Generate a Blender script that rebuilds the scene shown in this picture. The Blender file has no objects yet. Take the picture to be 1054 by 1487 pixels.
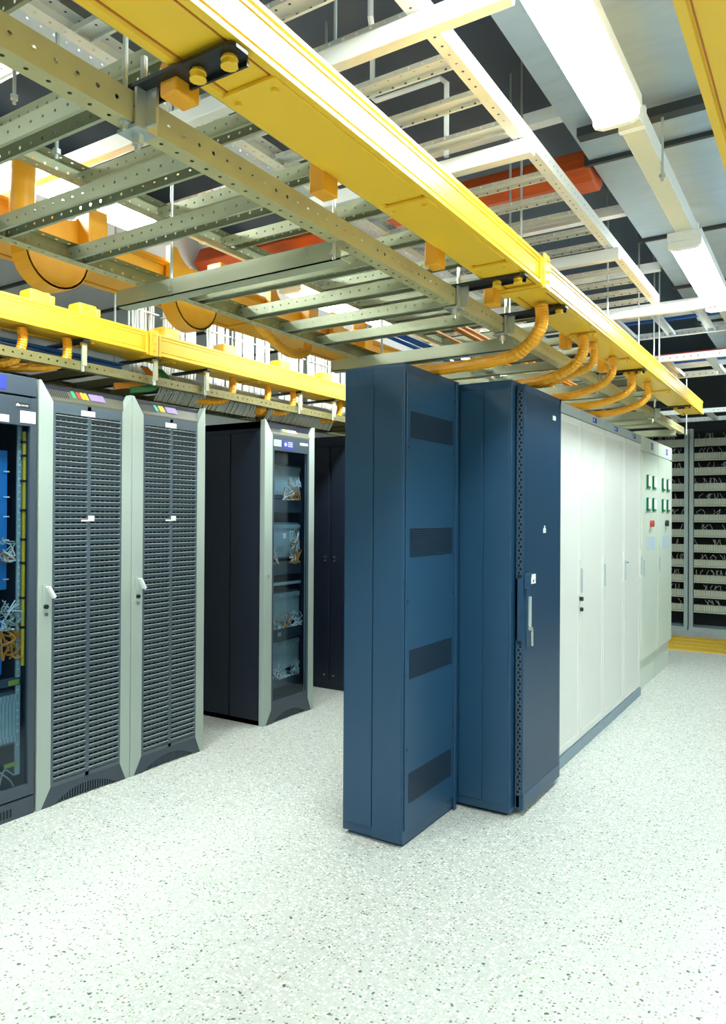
import bpy, bmesh, math, random
from mathutils import Matrix, Vector
random.seed(7)
C = bpy.context.scene.collection
SC = bpy.context.scene
# ---------------------------------------------------------------- camera
F_PX = 1075.7
YAW, PITCH, ROLL = 0.56470356, 0.00462184, 0.00598952
EYE = Vector((0.0, 0.0, 1.54))
cy, sy = math.cos(YAW), math.sin(YAW)
fw = Vector((-sy*math.cos(PITCH), cy*math.cos(PITCH), math.sin(PITCH)))
rt = Vector((cy, sy, 0)); up = rt.cross(fw)
r2 = math.cos(ROLL)*rt + math.sin(ROLL)*up
u2 = -math.sin(ROLL)*rt + math.cos(ROLL)*up
cd = bpy.data.cameras.new('camera'); cam = bpy.data.objects.new('camera', cd); C.objects.link(cam)
cd.sensor_fit = 'VERTICAL'; cd.sensor_height = 36.0; cd.sensor_width = 36.0*1054/1487
cd.lens = 36.0*F_PX/1487; cd.clip_start = 0.02; cd.clip_end = 100
m = Matrix((( r2.x, u2.x, -fw.x, EYE.x), (r2.y, u2.y, -fw.y, EYE.y), (r2.z, u2.z, -fw.z, EYE.z), (0, 0, 0, 1)))
cam.matrix_world = m
SC.camera = cam
# ---------------------------------------------------------------- world, exposure
w = bpy.data.worlds.new('world'); SC.world = w; w.use_nodes = True
w.node_tree.nodes['Background'].inputs[0].default_value = (0.75, 0.9, 1.0, 1)
w.node_tree.nodes['Background'].inputs[1].default_value = 0.3
SC.view_settings.view_transform = 'Standard'; SC.view_settings.look = 'None'
SC.view_settings.gamma = 1.0; SC.view_settings.use_curve_mapping = False
SC.view_settings.exposure = 1.36
LAMP = 26.0          # strength of the fluorescent diffusers
LAMP_COL = (0.88, 1.0, 0.975)
# ---------------------------------------------------------------- materials
MATS = {}
def mat(name, col, rough=0.5, metal=0.0, noise=0.0, nscale=8.0, emit=0.0, perf=None, bump=0.0, spec=0.5, stretch=None):
    """perf=(pitch, radius, rows) : round holes along UV.x, centred on UV.y (metres)"""
    if name in MATS: return MATS[name]
    mt = bpy.data.materials.new(name); mt.use_nodes = True
    nt = mt.node_tree; b = nt.nodes['Principled BSDF']; out = nt.nodes['Material Output']
    b.inputs['Base Color'].default_value = (*col, 1); b.inputs['Roughness'].default_value = rough
    b.inputs['Metallic'].default_value = metal; b.inputs['Specular IOR Level'].default_value = spec
    if noise > 0:
        tc = nt.nodes.new('ShaderNodeTexCoord'); ns = nt.nodes.new('ShaderNodeTexNoise')
        ns.inputs['Scale'].default_value = nscale; ns.inputs['Detail'].default_value = 5
        src = tc.outputs['Object']
        if stretch:
            mp = nt.nodes.new('ShaderNodeMapping'); mp.inputs['Scale'].default_value = stretch
            nt.links.new(src, mp.inputs[0]); src = mp.outputs[0]
        nt.links.new(src, ns.inputs['Vector'])
        mx = nt.nodes.new('ShaderNodeMix'); mx.data_type = 'RGBA'
        mx.inputs[6].default_value = (*[c*(1-noise) for c in col], 1)
        mx.inputs[7].default_value = (*[min(1, c*(1+noise)) for c in col], 1)
        nt.links.new(ns.outputs['Fac'], mx.inputs[0]); nt.links.new(mx.outputs[2], b.inputs['Base Color'])
        if bump:
            bp = nt.nodes.new('ShaderNodeBump'); bp.inputs['Strength'].default_value = bump; bp.inputs['Distance'].default_value = 0.002
            nt.links.new(ns.outputs['Fac'], bp.inputs['Height']); nt.links.new(bp.outputs[0], b.inputs['Normal'])
    if emit:
        b.inputs['Emission Color'].default_value = (*(LAMP_COL if emit > 1 else col), 1); b.inputs['Emission Strength'].default_value = emit
    if perf:
        p, r, stag = perf
        uv = nt.nodes.new('ShaderNodeUVMap'); sep = nt.nodes.new('ShaderNodeSeparateXYZ'); nt.links.new(uv.outputs[0], sep.inputs[0])
        def M(op, a, bb=None, c=None):
            n = nt.nodes.new('ShaderNodeMath'); n.operation = op
            for i, v in enumerate((a, bb, c)):
                if v is None: continue
                if isinstance(v, (int, float)): n.inputs[i].default_value = v
                else: nt.links.new(v, n.inputs[i])
            return n.outputs[0]
        if stag == 0:      # one line of holes
            fx = M('SUBTRACT', M('FRACT', M('DIVIDE', sep.outputs[0], p)), 0.5); fx = M('MULTIPLY', fx, p)
            d = M('SQRT', M('ADD', M('MULTIPLY', fx, fx), M('MULTIPLY', sep.outputs[1], sep.outputs[1])))
            hole = M('LESS_THAN', d, r)
        else:              # staggered sheet perforation
            row = M('FLOOR', M('DIVIDE', sep.outputs[1], p*0.87))
            off = M('MULTIPLY', M('MODULO', row, 2.0), 0.5)
            fx = M('MULTIPLY', M('SUBTRACT', M('FRACT', M('ADD', M('DIVIDE', sep.outputs[0], p), off)), 0.5), p)
            fy = M('MULTIPLY', M('SUBTRACT', M('FRACT', M('DIVIDE', sep.outputs[1], p*0.87)), 0.5), p*0.87)
            d = M('SQRT', M('ADD', M('MULTIPLY', fx, fx), M('MULTIPLY', fy, fy)))
            hole = M('LESS_THAN', d, r)
        tr = nt.nodes.new('ShaderNodeBsdfTransparent'); ms = nt.nodes.new('ShaderNodeMixShader')
        nt.links.new(hole, ms.inputs[0]); nt.links.new(b.outputs[0], ms.inputs[1]); nt.links.new(tr.outputs[0], ms.inputs[2])
        nt.links.new(ms.outputs[0], out.inputs['Surface'])
    MATS[name] = mt; return mt

def glass_mat():
    mt = bpy.data.materials.new('smoked_glass'); mt.use_nodes = True; nt = mt.node_tree
    for n in list(nt.nodes):
        if n.type != 'OUTPUT_MATERIAL': nt.nodes.remove(n)
    out = nt.nodes['Material Output']
    tr = nt.nodes.new('ShaderNodeBsdfTransparent'); tr.inputs[0].default_value = (0.72, 0.82, 0.88, 1)
    gl = nt.nodes.new('ShaderNodeBsdfGlossy'); gl.inputs['Roughness'].default_value = 0.06; gl.inputs[0].default_value = (0.8, 0.9, 1, 1)
    lw = nt.nodes.new('ShaderNodeLayerWeight'); lw.inputs[0].default_value = 0.5
    pw = nt.nodes.new('ShaderNodeMath'); pw.operation = 'POWER'; nt.links.new(lw.outputs['Facing'], pw.inputs[0]); pw.inputs[1].default_value = 3.0
    fr = nt.nodes.new('ShaderNodeMath'); fr.operation = 'MULTIPLY_ADD'; nt.links.new(pw.outputs[0], fr.inputs[0]); fr.inputs[1].default_value = 0.30; fr.inputs[2].default_value = 0.03
    mx = nt.nodes.new('ShaderNodeMixShader')
    nt.links.new(fr.outputs[0], mx.inputs[0]); nt.links.new(tr.outputs[0], mx.inputs[1]); nt.links.new(gl.outputs[0], mx.inputs[2])
    nt.links.new(mx.outputs[0], out.inputs[0]); return mt

def floor_mat():
    mt = bpy.data.materials.new('terrazzo'); mt.use_nodes = True; nt = mt.node_tree
    b = nt.nodes['Principled BSDF']; b.inputs['Roughness'].default_value = 0.33; b.inputs['Specular IOR Level'].default_value = 0.35
    tc = nt.nodes.new('ShaderNodeTexCoord')
    def layer(scale, lo, hi, thr):
        wv = nt.nodes.new('ShaderNodeTexNoise'); wv.inputs['Scale'].default_value = scale*1.7; wv.inputs['Detail'].default_value = 1
        nt.links.new(tc.outputs['Object'], wv.inputs['Vector'])
        ad = nt.nodes.new('ShaderNodeVectorMath'); ad.operation = 'MULTIPLY_ADD'
        nt.links.new(wv.outputs['Color'], ad.inputs[0]); ad.inputs[1].default_value = (0.55/scale,)*3
        nt.links.new(tc.outputs['Object'], ad.inputs[2])
        v = nt.nodes.new('ShaderNodeTexVoronoi'); v.inputs['Scale'].default_value = scale; v.voronoi_dimensions = '2D'
        nt.links.new(ad.outputs[0], v.inputs['Vector'])
        sp = nt.nodes.new('ShaderNodeSeparateColor'); nt.links.new(v.outputs['Color'], sp.inputs[0])
        rad = nt.nodes.new('ShaderNodeMapRange'); rad.inputs[3].default_value = lo; rad.inputs[4].default_value = hi
        nt.links.new(sp.outputs[1], rad.inputs[0])
        lt = nt.nodes.new('ShaderNodeMath'); lt.operation = 'LESS_THAN'
        nt.links.new(v.outputs['Distance'], lt.inputs[0]); nt.links.new(rad.outputs[0], lt.inputs[1])
        g = nt.nodes.new('ShaderNodeMath'); g.operation = 'GREATER_THAN'; nt.links.new(sp.outputs[0], g.inputs[0]); g.inputs[1].default_value = thr
        mu = nt.nodes.new('ShaderNodeMath'); mu.operation = 'MULTIPLY'; nt.links.new(lt.outputs[0], mu.inputs[0]); nt.links.new(g.outputs[0], mu.inputs[1])
        return mu.outputs[0], sp.outputs[2]
    def mixc(fac, a, bb):
        mx = nt.nodes.new('ShaderNodeMix'); mx.data_type = 'RGBA'; nt.links.new(fac, mx.inputs[0])
        for i, v in ((6, a), (7, bb)):
            if isinstance(v, tuple): mx.inputs[i].default_value = (*v, 1)
            else: nt.links.new(v, mx.inputs[i])
        return mx.outputs[2]
    ns = nt.nodes.new('ShaderNodeTexNoise'); ns.inputs['Scale'].default_value = 35; ns.inputs['Detail'].default_value = 6
    nt.links.new(tc.outputs['Object'], ns.inputs['Vector'])
    base = mixc(ns.outputs['Fac'], (0.55, 0.585, 0.53), (0.80, 0.81, 0.765))
    f1, c1 = layer(110, 0.20, 0.42, 0.55)
    base = mixc(f1, base, (0.56, 0.59, 0.52))
    f0, c0 = layer(70, 0.2, 0.45, 0.55)
    base = mixc(f0, base, (0.95, 0.95, 0.9))
    f2, c2 = layer(75, 0.14, 0.38, 0.81)
    dk = mixc(c2, (0.14, 0.17, 0.18), (0.42, 0.36, 0.28))
    base = mixc(f2, base, dk)
    f3, c3 = layer(30, 0.08, 0.19, 0.92)
    base = mixc(f3, base, (0.11, 0.12, 0.12))
    nt.links.new(base, b.inputs['Base Color'])
    return mt

def S(r, g, b):       # sRGB 0-255 -> linear
    f = lambda c: (c/255/12.92) if c/255 <= 0.04045 else ((c/255+0.055)/1.055)**2.4
    return (f(r), f(g), f(b))
YEL = mat('duct_yellow', (0.86, 0.53, 0.028), 0.38, noise=0.03, nscale=3)
YELD = mat('duct_groove', (0.42, 0.13, 0.01), 0.6)
ORG = mat('tube_orange', (0.80, 0.36, 0.012), 0.42, noise=0.06, nscale=20)
OLV = mat('strut_olive', (0.38, 0.40, 0.26), 0.42, 0.2, noise=0.08, nscale=12, perf=(0.045, 0.0042, 0))
OLVD = mat('rail_olive_shaded', (0.17, 0.155, 0.06), 0.45, 0.15, noise=0.1, nscale=12, perf=(0.05, 0.005, 0))  # shade under the left duct put into the ladder colour
OLVB = mat('beam_yellow_bounce', (0.48, 0.44, 0.22), 0.42, 0.15, noise=0.08, nscale=12, perf=(0.05, 0.005, 0))  # yellow light bounced off the duct is mixed into this colour
OLVS = mat('strut_olive_plain', (0.40, 0.42, 0.28), 0.42, 0.15, noise=0.05, nscale=9)
WHP = mat('ladder_white', (0.84, 0.87, 0.87), 0.4, 0.1, noise=0.04, nscale=12, perf=(0.05, 0.0045, 0))
WHS = mat('steel_white', (0.86, 0.89, 0.89), 0.4, 0.05, noise=0.03, nscale=9)
ZNC = mat('zinc', (0.55, 0.60, 0.58), 0.32, 0.7, noise=0.1, nscale=30)
BLK = mat('black_bracket', (0.010, 0.012, 0.013), 0.42)
BLU = mat('cabinet_blue', (0.014, 0.062, 0.132), 0.36, noise=0.05, nscale=2)
BLUP = mat('cabinet_blue_perforated', (0.016, 0.064, 0.140), 0.36, perf=(0.0105, 0.0030, 1))
BLUV = mat('cabinet_blue_vent', (0.007, 0.028, 0.062), 0.4, perf=(0.012, 0.0036, 1))
BLUH = mat('blue_hex_mesh', (0.06, 0.11, 0.18), 0.4, perf=(0.022, 0.0088, 1))
SLT = mat('cabinet_slate', (0.050, 0.072, 0.100), 0.42, noise=0.04, nscale=3)
SLTL = mat('louver_slate', (0.095, 0.130, 0.165), 0.36, noise=0.04, nscale=3)
NVY = mat('cabinet_navy', (0.012, 0.018, 0.036), 0.42, noise=0.08, nscale=2)
DRK = mat('inner_dark', (0.006, 0.007, 0.009), 0.7)
PIL = mat('pilaster_grey_green', (0.42, 0.50, 0.46), 0.45, 0.05, noise=0.03, nscale=2)
WHC = mat('cabinet_white', (0.80, 0.81, 0.77), 0.42, noise=0.02, nscale=2)
WHM = mat('cabinet_white_mesh', (0.87, 0.88, 0.84), 0.45, perf=(0.013, 0.0026, 1))
WHI = mat('cabinet_white_inner', (0.72, 0.75, 0.70), 0.6)
GRC = mat('cabinet_pale_green', (0.68, 0.75, 0.66), 0.42, noise=0.02, nscale=2)
PLB = mat('plinth_blue_grey', (0.22, 0.31, 0.38), 0.4)
LBW = mat('label_white', (0.85, 0.87, 0.87), 0.5)
PUR = mat('label_violet', (0.28, 0.20, 0.42), 0.5)
BLL = mat('label_blue', (0.03, 0.05, 0.42), 0.45)
GRN = mat('label_green', (0.02, 0.35, 0.12), 0.5)
RED = mat('label_red', (0.45, 0.05, 0.03), 0.5)
YLB = mat('label_yellow', (0.75, 0.50, 0.03), 0.5)
TUR = mat('label_turquoise', (0.05, 0.42, 0.38), 0.5)
CHR = mat('chrome', (0.7, 0.72, 0.7), 0.2, 0.9)
CEI = mat('ceiling_slate', (0.045, 0.068, 0.10), 0.6, noise=0.3, nscale=1.5)
HVC = mat('galvanised_sheet', (0.40, 0.49, 0.56), 0.42, 0.25, noise=0.14, nscale=5, stretch=(1, 4, 1))
HVW = mat('white_duct_sheet', (0.68, 0.71, 0.72), 0.5, 0.0, noise=0.06, nscale=3)
FLG = mat('flange_dark', (0.02, 0.025, 0.028), 0.5)
ORB = mat('red_oxide', (0.55, 0.09, 0.015), 0.5, noise=0.3, nscale=6, stretch=(1, 6, 6))
WALL = mat('wall_paint', (0.55, 0.58, 0.57), 0.6, noise=0.03, nscale=2)
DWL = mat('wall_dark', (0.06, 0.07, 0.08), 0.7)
LMP = mat('lamp_diffuser', (0.9, 0.95, 0.93), 0.4, emit=LAMP); LMP2 = mat('lamp_diffuser_boosted', (0.9, 0.95, 0.93), 0.4, emit=LAMP*1.3)  # second diffuser is the same lamp with added strength to brighten the left aisle
TRK = mat('trunk_cream', (0.66, 0.66, 0.54), 0.45)
CBR = mat('cable_red', (0.50, 0.03, 0.04), 0.5)
CBB = mat('cable_blue', (0.02, 0.14, 0.50), 0.5)
CBG = mat('cable_grey', (0.45, 0.50, 0.45), 0.5)
CBN = mat('cable_green', (0.03, 0.25, 0.08), 0.5)
CBO = mat('cable_orange', (0.70, 0.25, 0.02), 0.5)
CBK = mat('cable_dark', (0.02, 0.025, 0.03), 0.5)
EQB = mat('equipment_blue', (0.02, 0.20, 0.55), 0.4)
EQG = mat('equipment_grey', (0.42, 0.50, 0.52), 0.4)
EQD = mat('equipment_dark', (0.10, 0.14, 0.17), 0.5)
MOD = mat('module_beige', (0.50, 0.54, 0.44), 0.45)
STL = mat('rack_steel', (0.40, 0.50, 0.50), 0.4, 0.1)
GLS = glass_mat(); FLR = floor_mat()
# ---------------------------------------------------------------- mesh helpers
class MB:
    def __init__(s): s.v = []; s.f = []; s.uv = {}
    def box(s, x0, x1, y0, y1, z0, z1):
        n = len(s.v)
        s.v += [(x, y, z) for x in (x0, x1) for y in (y0, y1) for z in (z0, z1)]
        for q in ((0,1,3,2),(4,6,7,5),(0,4,5,1),(2,3,7,6),(0,2,6,4),(1,5,7,3)): s.f.append(tuple(n+i for i in q))
        return s
    def poly(s, pts):
        n = len(s.v); s.v += list(pts); s.f.append(tuple(range(n, n+len(pts)))); return s
    def quad(s, pts, uvs=None):
        s.poly(pts)
        if uvs: s.uv[len(s.f)-1] = uvs
        return s
    def prism(s, pts, axis, a, b):
        """extrude 2-D polygon along axis (0 x, 1 y, 2 z) from a to b; pts are the two other coords in order"""
        def P(p, t):
            l = list(p); l.insert(axis, t); return tuple(l)
        n = len(s.v); k = len(pts)
        s.v += [P(p, a) for p in pts] + [P(p, b) for p in pts]
        s.f.append(tuple(n+i for i in range(k))); s.f.append(tuple(n+k+i for i in reversed(range(k))))
        for i in range(k): j = (i+1) % k; s.f.append((n+i, n+k+i, n+k+j, n+j))
        return s
    def tube(s, pts, r, seg=8, ring=0.0, cap=True):
        """swept tube; ring>0 makes corrugations"""
        pts = [Vector(p) for p in pts]; n0 = len(s.v); prev = None
        N = len(pts)
        for i, p in enumerate(pts):
            t = (pts[min(i+1, N-1)]-pts[max(i-1, 0)]).normalized()
            a = Vector((0, 0, 1)) if abs(t.z) < 0.9 else Vector((0, 1, 0))
            if prev is not None: a = prev
            n = (a - t*a.dot(t)).normalized(); prev = n; b = t.cross(n)
            rr = r*(1+(ring if i % 2 else -ring))
            for k in range(seg):
                an = 2*math.pi*k/seg; q = p + n*math.cos(an)*rr + b*math.sin(an)*rr; s.v.append(tuple(q))
        for i in range(N-1):
            for k in range(seg):
                a = n0+i*seg+k; b_ = n0+i*seg+(k+1) % seg
                s.f.append((a, b_, b_+seg, a+seg))
        if cap:
            s.f.append(tuple(n0+k for k in reversed(range(seg)))); s.f.append(tuple(n0+(N-1)*seg+k for k in range(seg)))
        return s
    def cyl(s, c, r, h, axis=2, seg=12):
        c = Vector(c); d = Vector((0, 0, 0)); d[axis] = h
        return s.tube([c, c+d], r, seg)
    def channel(s, prof, axis, a, b):
        """open sheet profile (list of 2-D pts) swept along axis; UV x along length, y centred on each face"""
        def P(p, t):
            l = list(p); l.insert(axis, t); return tuple(l)
        for p, q in zip(prof[:-1], prof[1:]):
            w_ = math.hypot(q[0]-p[0], q[1]-p[1])/2
            if w_ < 0.009: o = 0.5
            else: o = 0
            s.quad([P(p, a), P(p, b), P(q, b), P(q, a)], [(0, -w_+o), (b-a, -w_+o), (b-a, w_+o), (0, w_+o)])
        return s
    def mesh(s, name):
        me = bpy.data.meshes.new(name); me.from_pydata(s.v, [], s.f)
        if s.uv:
            ul = me.uv_layers.new(name='UVMap')
            for fi, us in s.uv.items():
                pl = me.polygons[fi]
                for li, u in zip(pl.loop_indices, us): ul.data[li].uv = u
        me.validate(clean_customdata=False)
        bm = bmesh.new(); bm.from_mesh(me)
        if not s.uv: bmesh.ops.recalc_face_normals(bm, faces=bm.faces)
        bm.to_mesh(me); bm.free()
        return me
    def build(s, name, m_, parent=None, loc=(0,0,0), bevel=0.0, smooth=False, label=None):
        me = s.mesh(name); me.materials.append(m_)
        if smooth:
            for p in me.polygons: p.use_smooth = True
        o = bpy.data.objects.new(name, me); C.objects.link(o); o.location = loc
        if parent: o.parent = parent
        if bevel:
            bv = o.modifiers.new('bevel', 'BEVEL'); bv.width = bevel; bv.segments = 2; bv.limit_method = 'ANGLE'; bv.angle_limit = math.radians(40)
            bv.harden_normals = False
        if label: o['label'] = label
        return o
def put(name, me_or_obj, parent=None, loc=(0,0,0)):
    """another object that shares the mesh"""
    src = me_or_obj
    o = src.copy(); C.objects.link(o); o.location = loc; o.parent = parent
    if 'label' in o.keys() and parent is None: del o['label']
    return o
def B(x0, x1, y0, y1, z0, z1): return MB().box(x0, x1, y0, y1, z0, z1)
def thing(name, label, cat, loc=(0,0,0), rz=0, group=None):
    o = bpy.data.objects.new(name, None); C.objects.link(o); o.location = loc; o.rotation_euler = (0, 0, rz)
    o.empty_display_size = 0.1
    o['label'] = label; o['category'] = cat
    if group: o['group'] = group
    return o
def tag(o, label, cat, group=None, kind=None):
    o['label'] = label; o['category'] = cat
    if group: o['group'] = group
    if kind: o['kind'] = kind
    return o
def struct(o):
    o['kind'] = 'structure'; return o
def children(o): return [c for c in bpy.data.objects if c.parent == o]
def copy_tree(o, parent=None):
    c = o.copy(); C.objects.link(c); c.parent = parent
    for ch in children(o): copy_tree(ch, c)
    return c
def arc(cx, cz, r, a0, a1, n):
    return [(cx+r*math.cos(math.radians(a0+(a1-a0)*i/n)), cz+r*math.sin(math.radians(a0+(a1-a0)*i/n))) for i in range(n+1)]
def spline(pts, n=8):
    P = [Vector(p) for p in pts]; P = [P[0]*2-P[1]] + P + [P[-1]*2-P[-2]]; out = []
    for i in range(1, len(P)-2):
        for k in range(n):
            t = k/n
            out.append(0.5*((2*P[i]) + (P[i+1]-P[i-1])*t + (2*P[i-1]-5*P[i]+4*P[i+1]-P[i+2])*t*t + (3*P[i]-P[i-1]-3*P[i+1]+P[i+2])*t**3))
    out.append(P[-2]); return out

# ---------------------------------------------------------------- structure
X0, X1, Y0, Y1, ZC = -7.0, 3.6, -3.6, 12.2, 3.75
fl = struct(MB().box(X0-.1, X1+.1, Y0-.1, Y1+.1, -0.1, 0).build('floor', FLR)); fl['label'] = 'pale terrazzo floor with dark stone chips'
ce = struct(MB().box(X0-.1, X1+.1, Y0-.1, Y1+.1, ZC, ZC+.12).build('ceiling', CEI)); ce['label'] = 'dark slate blue concrete ceiling'
struct(MB().box(X0-.1, X0, Y0, Y1, 0, ZC).build('wall_left', WALL))
struct(MB().box(X1, X1+.1, Y0, Y1, 0, ZC).build('wall_right', WALL))
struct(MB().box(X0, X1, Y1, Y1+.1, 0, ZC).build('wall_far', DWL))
struct(MB().box(X0, X1, Y0-.1, Y0, 0, ZC).build('wall_near', WALL))

# ---------------------------------------------------------------- lamps
def lamp_fixture(x, y0, y1, z, label, wd=0.17, group=None, lm=None):
    t = thing('fluorescent_lamp', label, 'lamp', (x, y0, z), group=group); L = y1-y0; h = wd/2
    MB().prism([(-h, .085), (-h*1.02, .05), (-h, .035), (h, .035), (h*1.02, .05), (h, .085)], 1, 0, L).build('housing', WHS, t, bevel=.003)
    prof = [(-h*.95, .034), (-h*.92, .012), (-h*.6, -.012), (h*.6, -.012), (h*.92, .012), (h*.95, .034)]
    MB().prism(prof, 1, .03, L-.03).build('diffuser', lm or LMP, t, bevel=.012)
    for yy in (0, L-.03): MB().prism([(-h, .034), (-h*.97, .0), (-h*.6, -.014), (h*.6, -.014), (h*.97, .0), (h, .034)], 1, yy, yy+.03).build('end_cap', WHS, t, bevel=.004)
    return t
def trunk(x, y0, y1, z, label):
    t = thing('lighting_trunk', label, 'trunking', (x, y0, z)); L = y1-y0
    MB().box(-.045, .045, 0, L, 0, .07).build('side_channel', WHS, t, bevel=.002)
    MB().box(-.040, .040, .0, L, -.004, -.0002).build('cover_strip', TRK, t)
    for k in range(int(L/1.35)+1):
        yy = .2+k*1.35
        if yy < L-.03: MB().box(-.05, .05, yy, yy+.03, -.006, .075).build('clip', WHS, t)
    return t
XT = -0.668
trunk(XT, -2.6, 10.4, 3.065, 'cream and white lighting trunking above the right aisle')
for (a, b), lb in {( -1.55, -.2): 'fluorescent lamp on the right trunking behind the camera', (1.28, 2.78): 'glowing fluorescent lamp nearest in the right aisle, top right',
             (4.22, 5.65): 'glowing fluorescent lamp second along the right aisle trunking', (6.9, 8.4): 'glowing fluorescent lamp farthest along the right aisle'}.items():
    lamp_fixture(XT, a, b, 2.977, lb, group='fluorescent lamps of the right aisle')
XL = -2.95
trunk(XL, -2.6, 7.4, 3.065, 'lighting trunking above the left aisle behind the cable ladders')
for (a, b), lb in {(-1.5, -.2): 'fluorescent lamp over the left aisle behind the camera', (1.3, 2.6): 'fluorescent lamp over the left aisle nearest the upper left corner',
             (3.75, 5.1): 'fluorescent lamp over the left aisle above the yellow duct', (5.9, 7.2): 'farthest fluorescent lamp over the left aisle'}.items():
    lamp_fixture(XL, a, b, 2.977, lb, group='fluorescent lamps of the left aisle', lm=LMP2)
# the next aisle to the right, out of frame
trunk(1.9, -2.6, 8.0, 3.065, 'lighting trunking over the open floor to the right')
for a, lb in ((-2.2, 'fluorescent lamp right of the frame, behind the camera'), (.8, 'fluorescent lamp right of the frame, beside the camera'), (3.6, 'fluorescent lamp right of the frame, level with the blue cabinets')):
    lamp_fixture(1.9, a, a+1.3, 2.977, lb, group='fluorescent lamps right of the frame')


# ---------------------------------------------------------------- air ducts, orange beam
def air_duct(x0, x1, y0, y1, z0, z1, ys, label, m_=HVC):
    t = thing('air_duct', label, 'air duct', (0, 0, 0))
    MB().box(x0, x1, y0, y1, z0, z1).build('duct_body', m_, t)
    for yy in ys: MB().box(x0-.025, x1+.025, yy-.012, yy+.012, z0-.022, z1+.02).build('flange', FLG, t)
    return t
def hanger_channel(x0, x1, y, z, label, rods):
    t = thing('duct_hanger', label, 'hanger')
    MB().box(x0, x1, y-.03, y+.03, z-.04, z).build('channel', FLG, t)
    return t
air_duct(-1.03, 0.9, 0.5, 8.6, 3.32, 3.62, (2.1, 3.73, 4.95, 6.1, 7.3), 'wide galvanised air duct under the ceiling, right of the lamps')
hanger_channel(-.98, .95, 3.36, 3.295, 'black steel channel under the right air duct', ())
air_duct(-6.4, -3.9, 1.0, 8.5, 3.30, 3.65, (2.4, 3.35, 4.2, 5.2, 6.2), 'white air duct under the ceiling above the left cabinets', HVW)
ob = MB().prism([(3.80, 3.33), (3.86, 3.45), (4.02, 3.45), (4.06, 3.33), (4.0, 3.28), (3.86, 3.28)], 0, -3.85, -1.05).build('ceiling_beam', ORB, bevel=.008)
tag(ob, 'red-orange painted beam crossing under the ceiling to the right air duct', 'beam')
for i, (yy, zz, xa, xb) in enumerate(((3.45, 3.42, -4.2, -1.05), (4.75, 3.42, -4.2, -1.05), (5.9, 3.40, -4.2, -1.1), (7.4, 3.4, -4.2, 1.5))):
    o = MB().channel([(yy-.03, zz+.06), (yy-.03, zz), (yy+.03, zz), (yy+.03, zz+.06)], 0, xa, xb).build('ceiling_channel', WHS)
    tag(o, ['pale steel channel just nearer than the red-orange beam', 'pale steel channel behind the red-orange beam', 'pale steel channel second behind the red-orange beam', 'long pale steel channel farthest under the ceiling'][i], 'channel', 'pale steel channels below the ceiling')

# ---------------------------------------------------------------- perforated cable ladders
def u_prof_down(w_, h, lip=.010):   # inverted U, closed on top
    return [(-w_/2+lip, 0), (-w_/2, 0), (-w_/2, h), (w_/2, h), (w_/2, 0), (w_/2-lip, 0)]
def ladder(name, label, xa, xb, z, y0, y1, rungs, mr, mg, rail_h=.06, rail_w=.045, rung_h=.045, rung_w=.06, cat='cable ladder', rails=('in', 'in'), rung_z=0.004):
    """runs along y; rails are C channels opening inwards"""
    t = thing(name, label, cat, (0, y0, z))
    L = y1-y0
    if rails[0]:
        MB().channel([(xa+rail_w, 0), (xa, 0), (xa, rail_h), (xa+rail_w, rail_h)], 1, 0, L).build('rail', mr, t)
    if rails[1]:
        MB().channel([(xb-rail_w, rail_h), (xb, rail_h), (xb, 0), (xb-rail_w, 0)], 1, 0, L).build('rail', mr, t)
    first = None
    for yy in rungs:
        if first is None:
            first = MB().channel(u_prof_down(rung_w, rung_h), 0, xa+.004, xb-.004).build('rung', mg, t, (0, yy-y0, rung_z))
        else: put('rung', first, t, (0, yy-y0, rung_z))
    return t
def ladder_x(name, label, ya, yb, z, x0, x1, rungs, mr, rail_h=.05, cat='cable ladder'):
    t = thing(name, label, cat, (x0, 0, z)); L = x1-x0
    MB().channel([(ya+.035, 0), (ya, 0), (ya, rail_h), (ya+.035, rail_h)], 0, 0, L).build('rail', mr, t)
    MB().channel([(yb-.035, rail_h), (yb, rail_h), (yb, 0), (yb-.035, 0)], 0, 0, L).build('rail', mr, t)
    first = None
    for xx in rungs:
        if first is None: first = MB().channel([(-.03, 0), (-.03, .03), (.03, .03), (.03, 0)], 1, ya+.004, yb-.004).build('rung', mr, t, (xx-x0, 0, .004))
        else: put('rung', first, t, (xx-x0, 0, .004))
    return t
# A: lower ladder over the blue row (its right rail is the perforated beam tinted for bounced light)
R_A = [.44, .75, 1.06, 1.37, 1.66, 2.24, 2.54, 2.84, 3.14, 3.76, 4.06, 4.36, 4.66, 5.28, 5.58, 5.88, 6.18, 6.8, 7.1, 7.4, 7.7]
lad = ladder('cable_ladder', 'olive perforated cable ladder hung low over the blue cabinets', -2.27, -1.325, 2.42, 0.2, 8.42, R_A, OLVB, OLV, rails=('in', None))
MB().channel([(-1.375, .068), (-1.375, 0), (-1.325, 0), (-1.325, .068), (-1.36, .068)], 1, 0, 8.22).build('rail', OLVB, lad, label='side rail coloured with the yellow light bounced off the duct')
# B: upper ladder above it
R_B = [.62, .98, 1.34, 1.70, 2.06, 2.42, 2.78, 3.14, 3.5, 3.86, 4.22, 4.58, 4.94, 5.3, 5.66, 6.02, 6.38, 6.74, 7.1, 7.46, 7.82]
ladder('cable_ladder', 'olive perforated cable ladder one level above, beside the yellow duct', -2.26, -1.41, 2.70, 0.3, 8.4, R_B, OLV, OLV)
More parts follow.
